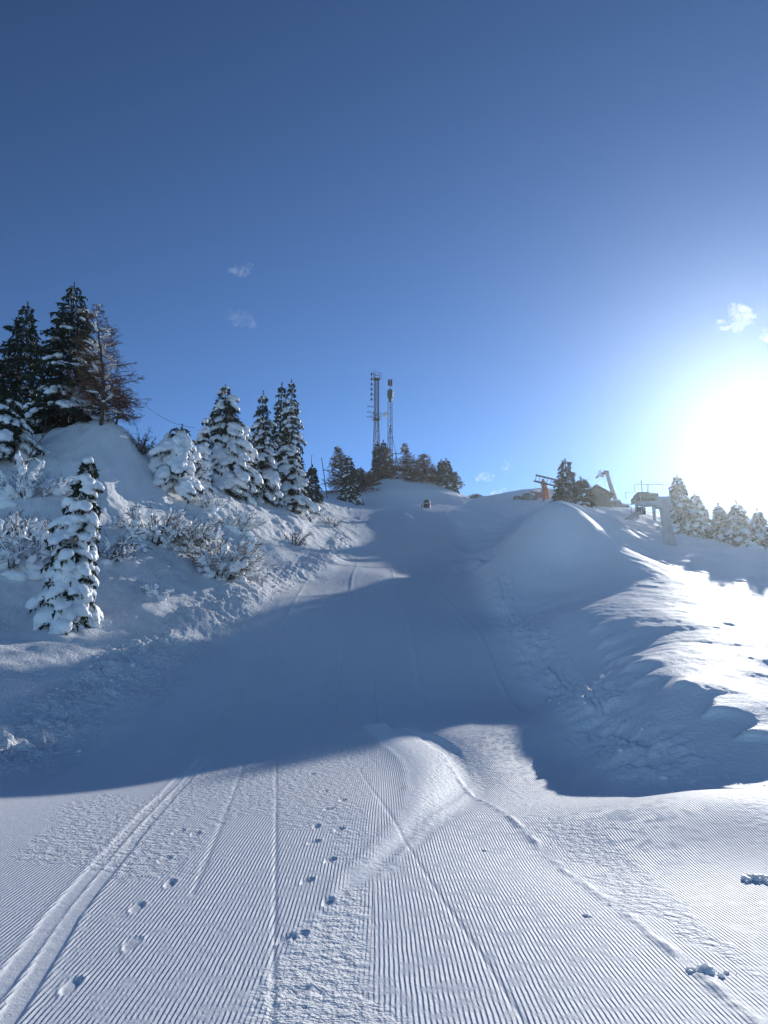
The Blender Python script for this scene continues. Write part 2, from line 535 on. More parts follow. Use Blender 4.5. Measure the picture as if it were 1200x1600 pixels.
M_GROUND = snow_ground_mat()
M_SNOW = vary(mat('tree_snow', (.9, .92, .95), .5, .4), (.86, .89, .93), (.92, .94, .96), 3.0, .5, 18.0, .03)
_b = M_SNOW.node_tree.nodes['Principled BSDF']
_b.inputs['Subsurface Weight'].default_value = .8
_b.inputs['Subsurface Radius'].default_value = (1.0, 1.0, 1.0)
_b.inputs['Subsurface Scale'].default_value = .09
M_SPRUCE = vary(mat('spruce_needles', (.03, .045, .025), .7, .25), (.018, .030, .018), (.050, .066, .034), 2.5)
M_BARK = vary(mat('bark', (.09, .07, .055), .9, .1), (.05, .038, .03), (.14, .11, .09), 9.0, .6, 30.0, .02)
M_LARCH = vary(mat('larch_twigs', (.10, .065, .045), .85, .15), (.11, .058, .036), (.22, .12, .075), 1.5)
M_TWIG = vary(mat('bare_twigs', (.10, .08, .07), .85, .15), (.06, .045, .04), (.15, .12, .10), 3.0)
M_STEEL_GLARE = vary(mat('galvanised_steel_glare', (.4, .41, .43), .55, .4, .2), (.34, .35, .37), (.46, .47, .49), 2.0)  # galvanised steel, paled to imitate sun glare over the near pylon
M_DARK = vary(mat('dark_metal', (.05, .055, .06), .5, .4), (.035, .04, .045), (.07, .072, .078), 3.0)
M_POST = vary(mat('dull_grey_steel', (.16, .17, .18), .6, .3, .2), (.13, .135, .15), (.19, .2, .21), 2.0)
M_MAST = vary(mat('weathered_mast_paint', (.07, .045, .04), .7, .25), (.05, .03, .026), (.10, .055, .045), 1.2)
M_RED = vary(mat('red_paint', (.35, .10, .07), .6, .3), (.28, .08, .06), (.42, .14, .10), 3.0)
M_WHITE = vary(mat('white_plastic', (.7, .7, .7), .4, .4), (.62, .62, .62), (.75, .75, .75), 4.0)
M_WOOD = vary(mat('weathered_wood', (.13, .10, .08), .9, .1), (.08, .06, .05), (.18, .14, .11), 6.0, .4, 20.0, .01)
M_ORANGE = vary(mat('orange_padding', (.75, .14, .03), .6, .3), (.65, .10, .02), (.82, .18, .05), 4.0)
M_GREEN = vary(mat('green_paint', (.05, .10, .08), .6, .25), (.04, .085, .07), (.065, .12, .10), 3.0)
M_ROCK = vary(mat('rock', (.2, .19, .18), .9, .2), (.10, .095, .09), (.30, .28, .27), 1.5, .8, 4.0, .15)
M_BEIGE = vary(mat('beige_canvas', (.42, .34, .30), .8, .2), (.36, .29, .26), (.48, .40, .35), 5.0)


# ---------------------------------------------------------------- mesh helpers
class MB:
    def __init__(self):
        self.v, self.f, self.n = [], [], 0

    def add(self, v, f):
        v = np.asarray(v, float)
        self.v.append(v)
        k = self.n
        self.f.extend([tuple(int(i) + k for i in q) for q in f])
        self.n += len(v)

    def tube(self, pts, rad, sides=6, cap=True):
        pts = np.asarray(pts, float)
        rad = np.broadcast_to(np.asarray(rad, float), (len(pts),))
        tan = np.gradient(pts, axis=0)
        tan /= np.linalg.norm(tan, axis=1)[:, None] + 1e-12
        ref = np.array([0, 0, 1.0]) if abs(tan[0][2]) < .9 else np.array([1.0, 0, 0])
        a = np.cross(tan, ref)
        a /= np.linalg.norm(a, axis=1)[:, None] + 1e-12
        b = np.cross(tan, a)
        th = np.arange(sides) * 2 * math.pi / sides
        v = (pts[:, None] + rad[:, None, None] * (np.cos(th)[None, :, None] * a[:, None] + np.sin(th)[None, :, None] * b[:, None])).reshape(-1, 3)
        f = []
        for i in range(len(pts) - 1):
            for j in range(sides):
                k = (j + 1) % sides
                f.append((i * sides + j, i * sides + k, i * sides + sides + k, i * sides + sides + j))
        if cap:
            f.append(tuple(range(sides - 1, -1, -1)))
            f.append(tuple((len(pts) - 1) * sides + j for j in range(sides)))
        self.add(v, f)

    def box(self, c, s, rot=None):
        v = np.array([[x, y, z] for x in (-.5, .5) for y in (-.5, .5) for z in (-.5, .5)]) * np.asarray(s, float)
        if rot is not None:
            v = v @ np.array(Matrix.Rotation(rot[1], 3, rot[0])).T
        self.add(v + np.asarray(c, float), [(0, 1, 3, 2), (4, 6, 7, 5), (0, 4, 5, 1), (2, 3, 7, 6), (0, 2, 6, 4), (1, 5, 7, 3)])

    def bar(self, p, q, w, sides=4):
        self.tube([p, q], w, sides)

    def blob(self, c, s, axis=None, jit=.12, rng=None, sub=1):
        v, f = ICO[sub]
        v = v * (1 + (rng.random((len(v), 1)) - .5) * 2 * jit if rng is not None else 1)
        v = v * np.asarray(s, float)
        if axis is not None:
            ax = np.asarray(axis, float)
            ax = ax / (np.linalg.norm(ax) + 1e-9)
            si = np.cross([0, 0, 1.0], ax)
            si = si / (np.linalg.norm(si) + 1e-9)
            up = np.cross(ax, si)
            v = v[:, :1] * ax + v[:, 1:2] * si + v[:, 2:3] * up
        self.add(v + np.asarray(c, float), f)

    def build(self, name, m, parent=None, smooth=False, bevel=0.0):
        me = bpy.data.meshes.new(name)
        vs = np.concatenate(self.v) if self.v else np.zeros((0, 3))
        me.from_pydata(vs.tolist(), [], self.f)
        if smooth:
            me.polygons.foreach_set('use_smooth', np.ones(len(me.polygons), bool))
        me.update()
        me.materials.append(m)
        o = bpy.data.objects.new(name, me)
        COL.objects.link(o)
        if parent is not None:
            o.parent = parent
        if bevel:
            bv = o.modifiers.new('bevel', 'BEVEL')
            bv.width = bevel
            bv.segments = 2
            bv.limit_method = 'ANGLE'
        return o


def _ico(sub):
    bm = bmesh.new()
    bmesh.ops.create_icosphere(bm, subdivisions=sub, radius=1)
    v = np.array([p.co[:] for p in bm.verts])
    f = [tuple(q.index for q in p.verts) for p in bm.faces]
    bm.free()
    return v, f


ICO = {1: _ico(2), 0: _ico(1), 2: _ico(3)}


def remesh(o, voxel, smooth_it=2):
    """fuse overlapping lumps into one skin of snow"""
    md = o.modifiers.new('fuse', 'REMESH')
    md.mode = 'VOXEL'
    md.voxel_size = voxel
    md.use_smooth_shade = True
    sm = o.modifiers.new('soften', 'SMOOTH')
    sm.factor = .5
    sm.iterations = smooth_it
    dg = bpy.context.evaluated_depsgraph_get()
    me = bpy.data.meshes.new_from_object(o.evaluated_get(dg))
    old = o.data
    o.modifiers.clear()
    o.data = me
    bpy.data.meshes.remove(old)
    return o


def thing(name, label, cat, loc=(0, 0, 0), group=None, rz=0.0):
    o = bpy.data.objects.new(name, None)
    o.empty_display_size = .3
    COL.objects.link(o)
    o.location = tuple(float(c) for c in loc)
    o.rotation_euler = (0, 0, rz)
    return tag(o, label, cat, group)


def tag(o, label, cat, group=None):
    o['label'] = label
    o['category'] = cat
    if group:
        o['group'] = group
    return o


def spot(px, Y, sink=0.05):
    """ground point seen at column px, Y metres ahead"""
    x, z = 0.0, 5.0
    for _ in range(6):
        d = Y * math.cos(PITCH) + (z - CAM[2]) * math.sin(PITCH)
        x = d * (px - 600) / FPX
        z = h(x, Y)
    return np.array([x, Y, z - sink])


def zof(p, py):
    """height whose image row is py above plan point p"""
    v = (800 - py) / FPX
    # (z-cz)cosP - Y sinP = v*(Y cosP + (z-cz) sinP)
    Y = p[1]
    return CAM[2] + Y * (math.sin(PITCH) + v * math.cos(PITCH)) / (math.cos(PITCH) - v * math.sin(PITCH))


# ---------------------------------------------------------------- ground mesh
def build_ground():
    ang = np.concatenate([np.arange(-180, -36, 4.0), np.arange(-36, 36, 0.07), np.arange(36, 180, 4.0)])
    ang = np.radians(ang)
    rr = [0.5]
    while rr[-1] < 150:
        r = rr[-1]
        rr.append(r * (1.03 if r < 2.2 else 1.004 if r < 62 else 1.012 if r < 125 else 1.06))
    rr = np.array(rr)
    nr, na = len(rr), len(ang)
    Rg, Ag = np.meshgrid(rr, ang, indexing='ij')
    X, Yv = (Rg * np.sin(Ag)).ravel(), (Rg * np.cos(Ag)).ravel()
    Z = np.empty_like(X)
    C, U, Q, Pw = (np.empty_like(X) for _ in range(4))
    for i in range(0, len(X), 200000):
        s = slice(i, i + 200000)
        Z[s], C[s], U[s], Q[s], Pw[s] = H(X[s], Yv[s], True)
    nv = nr * na + 1
    co = np.empty((nv, 3))
    co[:-1] = np.c_[X, Yv, Z]
    co[-1] = (0, 0, h(0, 0))
    i, j = np.meshgrid(np.arange(nr - 1), np.arange(na), indexing='ij')
    j2 = (j + 1) % na
    quads = np.stack([i * na + j, i * na + j2, (i + 1) * na + j2, (i + 1) * na + j], -1).reshape(-1, 4)[:, ::-1]
    k = np.arange(na)
    tris = np.stack([np.full(na, nv - 1), (k + 1) % na, k], -1)
    nq, nt = len(quads), len(tris)
    me = bpy.data.meshes.new('ground')
    me.vertices.add(nv)
    me.vertices.foreach_set('co', co.ravel())
    me.loops.add(nq * 4 + nt * 3)
    me.loops.foreach_set('vertex_index', np.r_[quads.ravel(), tris.ravel()].astype(np.int32))
    me.polygons.add(nq + nt)
    me.polygons.foreach_set('loop_start', np.r_[np.arange(nq) * 4, nq * 4 + np.arange(nt) * 3].astype(np.int32))
    me.polygons.foreach_set('use_smooth', np.ones(nq + nt, bool))
    me.update(calc_edges=True)
    for nm, a in (('cord', C), ('cross', U), ('rough', Q), ('powder_lit', Pw)):
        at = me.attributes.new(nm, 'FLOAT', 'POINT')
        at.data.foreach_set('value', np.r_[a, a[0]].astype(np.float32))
    me.materials.append(M_GROUND)
    o = bpy.data.objects.new('ground', me)
    COL.objects.link(o)
    o['kind'] = 'structure'
    o['label'] = 'groomed snow slope with its snow banks'
    # face direction check
    if me.polygons[nq // 2].normal.z < 0:
        me.flip_normals()
    return o


build_ground()


# ---------------------------------------------------------------- trees
def spruce(name, label, px, Y, top_py, rad, seed, snow=.6, group=None, lean=0.0, whorls=None, plaster=0.0, tw=1.0, base=.04, voxel=None, sink=.1, taper=.72):
    rng = np.random.default_rng(seed)
    p = spot(px, Y, sink)
    Ht = zof(p, top_py) - p[2]
    t = thing(name, label, 'spruce', p, group)
    lx = lean * Ht
    tz = np.linspace(0, Ht, 9)
    axis = np.c_[lx * (tz / Ht) ** 1.3, np.zeros(9), tz]

    def ax(u):
        return np.array([lx * u ** 1.3, 0, Ht * u])
    tb = MB()
    tb.tube(axis, np.linspace(.028 * Ht * .6 + .03, .008, 9), 7)
    tb.build('trunk', M_BARK, t, True)
    lob, l1, l2, l3 = rng.uniform(.12, .26), rng.uniform(0, 6.28), rng.uniform(0, 6.28), rng.uniform(3, 8)
    W_ = whorls or int(np.clip(Ht / .17, 16, 34))
    fol, sn = MB(), MB()
    FV, FF = [], []
    nsn = 0
    for w in range(W_):
        u = base + (1 - base) * ((w + rng.uniform(-.3, .3)) / W_)
        u = min(max(u, .02), .985)
        prof = (1 - u) ** taper * (0.55 + .45 * min(1, (u + .04) / .12))
        nb = int(rng.integers(5, 8)) if u < .85 else 4
        a0 = rng.uniform(0, 6.28)
        for b in range(nb):
            a = a0 + b * 6.283 / nb + rng.uniform(-.35, .35)
            Lb = rad * prof * rng.uniform(.5, 1.0) ** .6 * rng.uniform(.75, 1.25) + .05 * tw
            Lb *= 1 + lob * math.cos(a - l1) + .22 * math.cos(2 * a + l2 + l3 * u) + (.35 if rng.random() < .07 else 0)
            dirh = np.array([math.cos(a), math.sin(a), 0])
            droop = rng.uniform(.15, .5) * (1 - .6 * u) + .25 * snow
            s = np.linspace(0, 1, 6)
            o0 = ax(u)
            pts = o0 + dirh * (Lb * s)[:, None] * .95
            pts[:, 2] += Lb * (.28 * s - (droop + .28) * s ** 1.7)
            side = np.array([-dirh[1], dirh[0], 0])
            nt = max(4, int(Lb / (.085 * tw)))
            for q in range(nt):
                f = .12 + .88 * (q + rng.random()) / nt
                i = min(int(f * 5), 4)
                c = pts[i] + (pts[i + 1] - pts[i]) * (f * 5 - i)
                bd = pts[i + 1] - pts[i]
                bd /= np.linalg.norm(bd)
                for sg in (-1, 1):
                    l = (.19 + .36 * Lb * (1 - f) ** .8) * rng.uniform(.7, 1.3) * min(tw, 1.6)
                    d = bd * rng.uniform(.5, .9) + side * sg * rng.uniform(.5, 1) + np.array([0, 0, rng.uniform(-.45, .1)])
                    d /= np.linalg.norm(d)
                    wv = np.cross(d, [0, 0, 1.0]) + rng.normal(0, .45, 3)
                    wv /= np.linalg.norm(wv)
                    wd = rng.uniform(.030, .055) * tw
                    e = c + d * l
                    mid = c + d * l * .55 + np.array([0, 0, -.02])
                    FV += [c, mid + wv * wd, e, mid - wv * wd]
                    # hanging spray
                    if rng.random() < .6:
                        e2 = mid + np.array([rng.normal(0, .04), rng.normal(0, .04), -rng.uniform(.08, .2) * tw])
                        FV += [c, mid + d * wd * 1.6, e2, mid - d * wd * 1.6]
            # snow lying on the branch: a ragged pad of small lumps
            if rng.random() < min(1.0, snow * (1.2 - 1.0 * u) + .10 * plaster):
                hv = rng.uniform(.45, 1.0) * (.55 + .6 * plaster)
                f0 = rng.uniform(.2, .55)
                for q in range(int(8 + 8 * min(Lb, 1.6))):
                    f = f0 + (.93 - f0) * rng.random()
                    i = min(int(f * 5), 4)
                    c = pts[i] + (pts[i + 1] - pts[i]) * (f * 5 - i)
                    bd = pts[i + 1] - pts[i]
                    off = rng.normal(0, .19) * Lb * (1.15 - f)
                    sl = (.05 + .10 * Lb * hv + .065 * plaster) * rng.uniform(.45, 1.25)
                    sw = sl * rng.uniform(.55, .95)
                    sh = min(sw * rng.uniform(.35, .6) * (1 + .45 * plaster), .26)
                    sn.blob(c + side * off + np.array([0, 0, sh * .6 - abs(off) * .3]), (sl, sw, sh), bd + side * off * .8, .18, rng, 1 if sl > .1 else 0)
                    nsn += 1
    FV = np.array(FV)
    nq = len(FV) // 4
    fol.add(FV, np.arange(nq * 4).reshape(-1, 4))
    # leader
    tp = ax(1.0)
    lead = []
    for k in range(14):
        a, zz = rng.uniform(0, 6.28), -rng.uniform(0, .35) * min(1, Ht / 5)
        d = np.array([math.cos(a) * .5, math.sin(a) * .5, .8]) * .14 * tw
        wv = np.array([-math.sin(a), math.cos(a), 0]) * .025 * tw
        c = tp + [0, 0, zz]
        lead += [c, c + d * .5 + wv, c + d, c + d * .5 - wv]
    fol.add(np.array(lead), np.arange(56).reshape(-1, 4))
    fol.build('crown', M_SPRUCE, t)
    if nsn:
        o = sn.build('snow_load', M_SNOW, t, True)
        remesh(o, voxel or max(.028, Ht * .0065), 3)
    return t


def curve_pts(p0, d, L, bend, rng, nseg=5):
    pts = [np.array(p0, float)]
    d = np.array(d, float)
    d /= np.linalg.norm(d)
    for i in range(nseg):
        d = d + np.asarray(bend) / nseg + rng.normal(0, .10, 3)
        d /= np.linalg.norm(d)
        pts.append(pts[-1] + d * L / nseg)
    return np.array(pts)


def larch(name, label, px, Y, top_py, rad, seed, group=None, lean=0.0, dens=1.0, snow=0.0, top_px=None, sink=.1, tw=1.0, category='larch'):
    rng = np.random.default_rng(seed)
    p = spot(px, Y, sink)
    Ht = zof(p, top_py) - p[2]
    t = thing(name, label, category, p, group)
    lx = lean * Ht
    tz = np.linspace(0, 1, 10)
    axis = np.c_[lx * tz + .02 * Ht * np.sin(tz * 5), .01 * Ht * np.sin(tz * 4), Ht * tz]
    tb = MB()
    tb.tube(axis, np.linspace(.011 * Ht + .03, .012, 10), 7)
    tb.build('trunk', M_BARK, t, True)
    cr, sn = MB(), MB()
    nb = int(95 * dens)
    for i in range(nb):
        u = rng.uniform(.14, .99)
        L = rad * (1 - u) ** .7 * rng.uniform(.5, 1.15) + .12
        a = rng.uniform(0, 6.28)
        k = u * 9
        ii = min(int(k), 8)
        o0 = axis[ii] + (axis[ii + 1] - axis[ii]) * (k - ii)
        b = curve_pts(o0, (math.cos(a), math.sin(a), rng.uniform(-.15, .35)), L, (0, 0, rng.uniform(-.3, .25)), rng, 5)
        cr.tube(b, np.linspace(.014 * tw * (1.1 - u) + .009 * tw, .006 * tw, 6), 4, False)
        ns = max(5, int(L * 8 / tw ** .5))
        for q in range(ns):
            f = rng.uniform(.15, 1)
            j = min(int(f * 5), 4)
            c = b[j] + (b[j + 1] - b[j]) * (f * 5 - j)
            bd = b[j + 1] - b[j]
            bd /= np.linalg.norm(bd)
            d = bd + rng.normal(0, .65, 3) + [0, 0, -.15]
            l = L * rng.uniform(.15, .38) * (1.2 - f) + .10
            s_ = curve_pts(c, d, l, (0, 0, -.25), rng, 2)
            cr.tube(s_, np.linspace(.009, .006, 3) * tw, 3, False)
            for _ in range(3):
                c2 = s_[1] + (s_[2] - s_[1]) * rng.random()
                e2 = c2 + (d / np.linalg.norm(d) + rng.normal(0, .7, 3)) * l * .38
                cr.tube([c2, e2], np.array([.006, .004]) * tw, 3, False)
        if snow and rng.random() < snow:
            c = b[2] + [0, 0, .03]
            sn.blob(c, (L * .22 + .05, .07 * tw, .045 * tw), b[3] - b[2], .15, rng)
    cr.build('crown', M_LARCH, t)
    if sn.n:
        sn.build('snow_load', M_SNOW, t, True)
    return t


def shrub(name, label, px, py, width, height, seed, snow=.7, twigs=40, group=None, Y=None, cat='shrub', droop=.3):
    rng = np.random.default_rng(seed)
    if Y is None:
        gx, gy = ground_hit(px, py)
    else:
        q = spot(px, Y)
        gx, gy = q[0], q[1]
    p = np.array([gx, gy, h(gx, gy) - .08])
    t = thing(name, label, cat, p, group)
    st, sn = MB(), MB()
    for i in range(twigs):
        a = rng.uniform(0, 6.28)
        o0 = np.array([math.cos(a), math.sin(a), 0]) * width * .22 * rng.random()
        d = np.array([math.cos(a) * .75, math.sin(a) * .75, rng.uniform(.5, 1.5)])
        L = math.hypot(width * .5, height) * rng.uniform(.5, 1.0)
        b = curve_pts(o0, d, L, (0, 0, -droop * 2 * rng.random()), rng, 5)
        st.tube(b, np.linspace(.016, .008, 6), 4, False)
        for _ in range(16):
            j = rng.integers(1, 5)
            e = curve_pts(b[j], (b[j + 1] - b[j]) / L * 5 + rng.normal(0, .7, 3), L * rng.uniform(.15, .35), (0, 0, -.2), rng, 2)
            st.tube(e, [.009, .007, .005], 3, False)
            if rng.random() < snow * .85:
                s = rng.uniform(.018, .042) * (.6 + .3 * width)
                sn.blob((e[0] + e[1]) / 2 + [0, 0, s * .6], (L * .10 + s, s, s * .8), e[1] - e[0], .3, rng, 0)
        if rng.random() < snow:
            for _ in range(3):
                s = rng.uniform(.035, .085) * (.5 + .4 * width)
                j = rng.integers(1, 5)
                sn.blob(b[j] + rng.normal(0, .05, 3), (s * 1.7, s * 1.1, s * .8), b[j + 1] - b[j], .3, rng)
    for i in range(int(14 * snow)):
        a, q = rng.uniform(0, 6.28), rng.random() ** .5
        s = rng.uniform(.10, .22) * (.4 + .4 * width)
        x0, y0 = math.cos(a) * q * width * .45, math.sin(a) * q * width * .35
        sn.blob((x0, y0, h(p[0] + x0, p[1] + y0) - p[2] + s * .1), (s * 1.3, s, s * .7), None, .2, rng)
    st.build('stems', M_TWIG, t)
    if sn.n:
        o = sn.build('snow_load', M_SNOW, t, True)
        remesh(o, max(.022, width * .011), 1)
    return t


CL = 'snow laden spruces on the left bank'
spruce('spruce', 'small snow-laden spruce standing alone at the foot of the left bank', 107, 19.7, 714, .78, 11, 1.0, None, .03, 22, 1.1, .85, voxel=.026, taper=.5)
spruce('spruce', 'tallest dark spruce on the bank, beside the bare larch', 100, 36, 444, 3.1, 12, .40, 'dark spruces at the top of the bank', -.03, 30, .5, 1.25, taper=.8)
spruce('spruce', 'dark narrow-topped spruce cut by the frame edge at top of bank', 14, 38, 474, 2.8, 13, .32, 'dark spruces at the top of the bank', .01, 28, .3, 1.25)
spruce('spruce', 'low broad spruce with thick snow pads under the dark spruces', 5, 31.5, 610, 2.4, 14, .85, 'dark spruces at the top of the bank', .0, 16, .8, 1.2)
spruce('bent_spruce', 'squat spruce buried under one thick snow cap with dark underside', 268, 35.5, 665, 1.7, 15, 1.0, CL, .10, 15, 1.4, 1.0, taper=.55)
spruce('spruce', 'thin little snow-plastered spruce between the squat one and tall ones', 315, 38.5, 655, .75, 16, 1.0, CL, .0, 16, 1.2, .9)
spruce('spruce', 'broad spruce with bulging snow cushions on its lower half', 352, 41.5, 601, 2.3, 17, 1.0, CL, -.05, 25, 1.1, 1.1, taper=.62)
spruce('spruce', 'slim spruce with snowy skirt left of the twin-topped pair', 410, 45.5, 612, 1.75, 18, .95, CL, -.03, 24, .9, 1.15, taper=.85)
spruce('spruce', 'dark thin spruce top close behind its taller snowy twin', 434, 49, 598, 1.4, 19, .75, CL, .0, 28, .4, 1.15)
spruce('spruce', 'tallest snowy spruce at the right end of the bank trees', 456, 48, 594, 1.8, 20, .9, CL, -.03, 26, .85, 1.15, taper=.95)
spruce('spruce', 'small dark spruce just beyond the end of the bank trees', 487, 64, 727, 1.0, 21, .35, None, .0, 14, .3, 1.5)
KN = 'trees on the knoll by the masts'
spruce('spruce', 'snowy spruce in front of the leaning bare larch on the knoll', 546, 80, 712, 1.6, 22, .9, KN, -.02, 18, .4, 1.7)
spruce('spruce', 'slender spruce at the foot of the tall lattice mast, left of its pair', 590, 103, 692, 1.4, 23, .4, KN, .0, 18, .3, 2.0)
spruce('spruce', 'slender spruce between the feet of the two masts', 599, 102, 688, 1.3, 24, .4, KN, .0, 18, .3, 2.0)
spruce('spruce', 'left of two close spruces at the right end of the knoll', 690, 97, 719, 1.2, 25, .5, KN, .0, 16, .3, 2.0)
spruce('spruce', 'right of two close spruces at the right end of the knoll', 698, 96, 717, 1.6, 26, .55, KN, .0, 16, .3, 2.0)
spruce('spruce', 'broad spruce standing free on the skyline beside the orange padding', 888, 53, 718, 1.55, 27, .35, None, .0, 15, .2, 1.5)
spruce('spruce', 'short bushy spruce leaning on the free-standing skyline spruce', 910, 52.5, 746, 1.05, 28, .4, None, .0, 12, .3, 1.5)
GL = 'spruces in the sun glare'
spruce('spruce', 'tall spruce just right of the near lift pylon in the glare', 1066, 57, 743, 1.9, 29, .85, GL, .0, 20, .6, 1.3)
spruce('spruce', 'wide spruce low beside the lift pylon spruce in the glare', 1092, 56, 772, 2.0, 30, .85, GL, .0, 17, .6, 1.3)
spruce('spruce', 'thin pale spruce in glare, between the wide ones', 1128, 54, 788, 1.1, 31, .85, GL, .0, 15, .6, 1.4)
spruce('spruce', 'stout spruce in glare, second from the right frame edge', 1158, 53, 784, 1.5, 32, .85, GL, .0, 15, .6, 1.4)
spruce('spruce', 'spruce in the glare, nearest the right frame edge', 1190, 52, 796, 1.4, 33, .85, GL, .0, 15, .6, 1.4)

larch('larch', 'bare brown larch with crooked trunk beside the tallest dark spruce', 158, 33.3, 476, 2.1, 41, 'bare larches at the top of the bank', -.10, 1.7, .25, tw=1.1)
larch('larch', 'small bare larch sapling between the crooked larch and round bush', 181, 34, 588, .85, 42, 'bare larches at the top of the bank', .03, .8, .0)
larch('larch', 'bushy bare larch leaning left on the knoll beside a snowy spruce', 536, 86, 698, 2.7, 43, KN, -.10, 1.5, .1, tw=3.2)
larch('larch', 'low bare larch between the leaning larch and lattice mast', 562, 90, 732, 2.6, 44, KN, .0, 1.6, .1, tw=3.2)
larch('larch', 'bare brown larch right below the thin mast', 607, 101, 700, 2.0, 45, KN, .0, 1.2, .1, tw=3.4)
larch('larch', 'pointed bare larch right of the thin mast', 638, 100, 693, 2.0, 46, KN, -.08, 1.5, .1, tw=3.4)
larch('larch', 'broad bare larch in the middle of the knoll', 660, 99, 709, 2.8, 47, KN, .05, 1.4, .1, tw=3.4)
larch('larch', 'low bare larch at the right edge of the knoll below two spruces', 712, 98, 738, 1.5, 48, KN, .0, 1.0, .1, tw=3.4)
for a in [('low brushy larch at the left shoulder of the knoll', 577, 95, 738, 2.2, 81), ('low brushy larch between the feet of the two masts', 622, 99, 727, 1.9, 82),
          ('low brushy larch below the pointed bare larch', 642, 97, 734, 2.0, 83), ('low brushy larch between the broad larch and paired spruces', 676, 97, 731, 2.0, 84)]:
    larch('larch', a[0], a[1], a[2], a[3], a[4], a[5], KN, .0, 1.0, .1, tw=3.2)
shrub('bare_bush', 'round leafless bush on the skyline of the left bank', 217, 690, 1.4, 1.1, 50, 0, 34, None, 34.5, 'bush', .1)

SH = 'snow covered shrubs on the left bank'
for a in [
    ('snowy shrub high on the bank under the low broad spruce', 35, 778, 2.8, 1.3, 60, .9, 36),
    ('snow-heaped shrub at the left frame edge behind the lone spruce', 15, 890, 2.4, 1.5, 61, .95, 34),
    ('dense frosted shrub close to the left of the lone spruce', 62, 850, 1.4, .9, 62, .8, 30),
    ('brown-twigged shrub showing through snow, right of the lone spruce', 168, 880, 1.2, .9, 63, .45, 26),
    ('sprawling frosted shrub in the middle of the bank', 240, 848, 2.2, 1.2, 64, .6, 60),
    ('frosted shrub below the squat capped spruce', 295, 862, 2.0, 1.2, 65, .65, 56),
    ('large twiggy shrub at the foot of the bank nearest the piste', 345, 905, 2.4, 1.6, 66, .6, 84),
    ('shrub bowed under snow below the broad cushioned spruce', 372, 835, 1.7, 1.1, 67, .95, 36),
    ('snow-heaped shrub on the slope under the thin little spruce', 325, 800, 1.6, .7, 68, 1.0, 26),
    ('snow mound shrub with one dark gap at the foot of the bank', 243, 930, .7, .4, 69, 1.0, 14),
    ('thin leafless sapling shrub on the sunlit part of the bank', 460, 852, 1.2, 1.0, 70, .15, 16),
    ('small shrub at the bank corner where the piste bends', 517, 822, 1.1, 1.0, 71, .5, 22),
    ('low twiggy shrub above the bank corner', 492, 800, 1.3, .7, 72, .4, 18),
    ('frosted shrub at the left frame edge above the shelf', 12, 835, 1.3, .8, 73, .8, 26),
]:
    shrub('snowy_shrub', *a, group=SH)


def branch_thing():
    gx, gy = ground_hit(160, 850)
    p = np.array([gx, gy, h(gx, gy)])
    t = thing('fallen_branch', 'forked bare branch arching out of the snow beside the lone spruce', 'branch', p)
    rng = np.random.default_rng(5)
    m, s = MB(), MB()
    b = curve_pts((0, 0, -.1), (1, .1, .25), 1.7, (0, 0, -.35), rng, 7)
    m.tube(b, np.linspace(.04, .012, 8), 6)
    c = curve_pts(b[3], (.3, .1, 1), 1.2, (1.3, 0, -.6), rng, 7)
    m.tube(c, np.linspace(.03, .01, 8), 6)
    for src in (b, c):
        for _ in range(14):
            j = rng.integers(2, 7)
            e = curve_pts(src[j], (src[j + 1] - src[j]) * 4 + rng.normal(0, .6, 3), rng.uniform(.25, .6), (0, 0, -.2), rng, 4)
            m.tube(e, np.linspace(.010, .004, 5), 4, False)
            if rng.random() < .6:
                s.blob(e[2] + [0, 0, .03], (.12, .07, .05), e[3] - e[2], .2, rng)
    m.build('limb', M_TWIG, t)
    s.build('snow_load', M_SNOW, t, True)
    gx, gy = ground_hit(38, 725)
    q = np.array([spot(40, 30.5)[0], 30.5, 0])
    q[2] = h(q[0], q[1])
    t = thing('birch_sapling', 'thin crooked leafless sapling in front of the low broad spruce', 'sapling', q)
    m = MB()
    b = curve_pts((0, 0, -.1), (.05, 0, 1), 2.2, (.4, 0, 0), rng, 8)
    tr = MB()
    tr.tube(b, np.linspace(.04, .01, 9), 6)
    tr.build('trunk', M_TWIG, t, True)
    for _ in range(16):
        j = rng.integers(2, 8)
        e = curve_pts(b[j], (rng.normal(0, .6), rng.normal(0, .6), .8), rng.uniform(.4, 1.0), (.2, 0, 0), rng, 4)
        m.tube(e, np.linspace(.012, .004, 5), 4, False)
    m.build('crown', M_TWIG, t)


branch_thing()


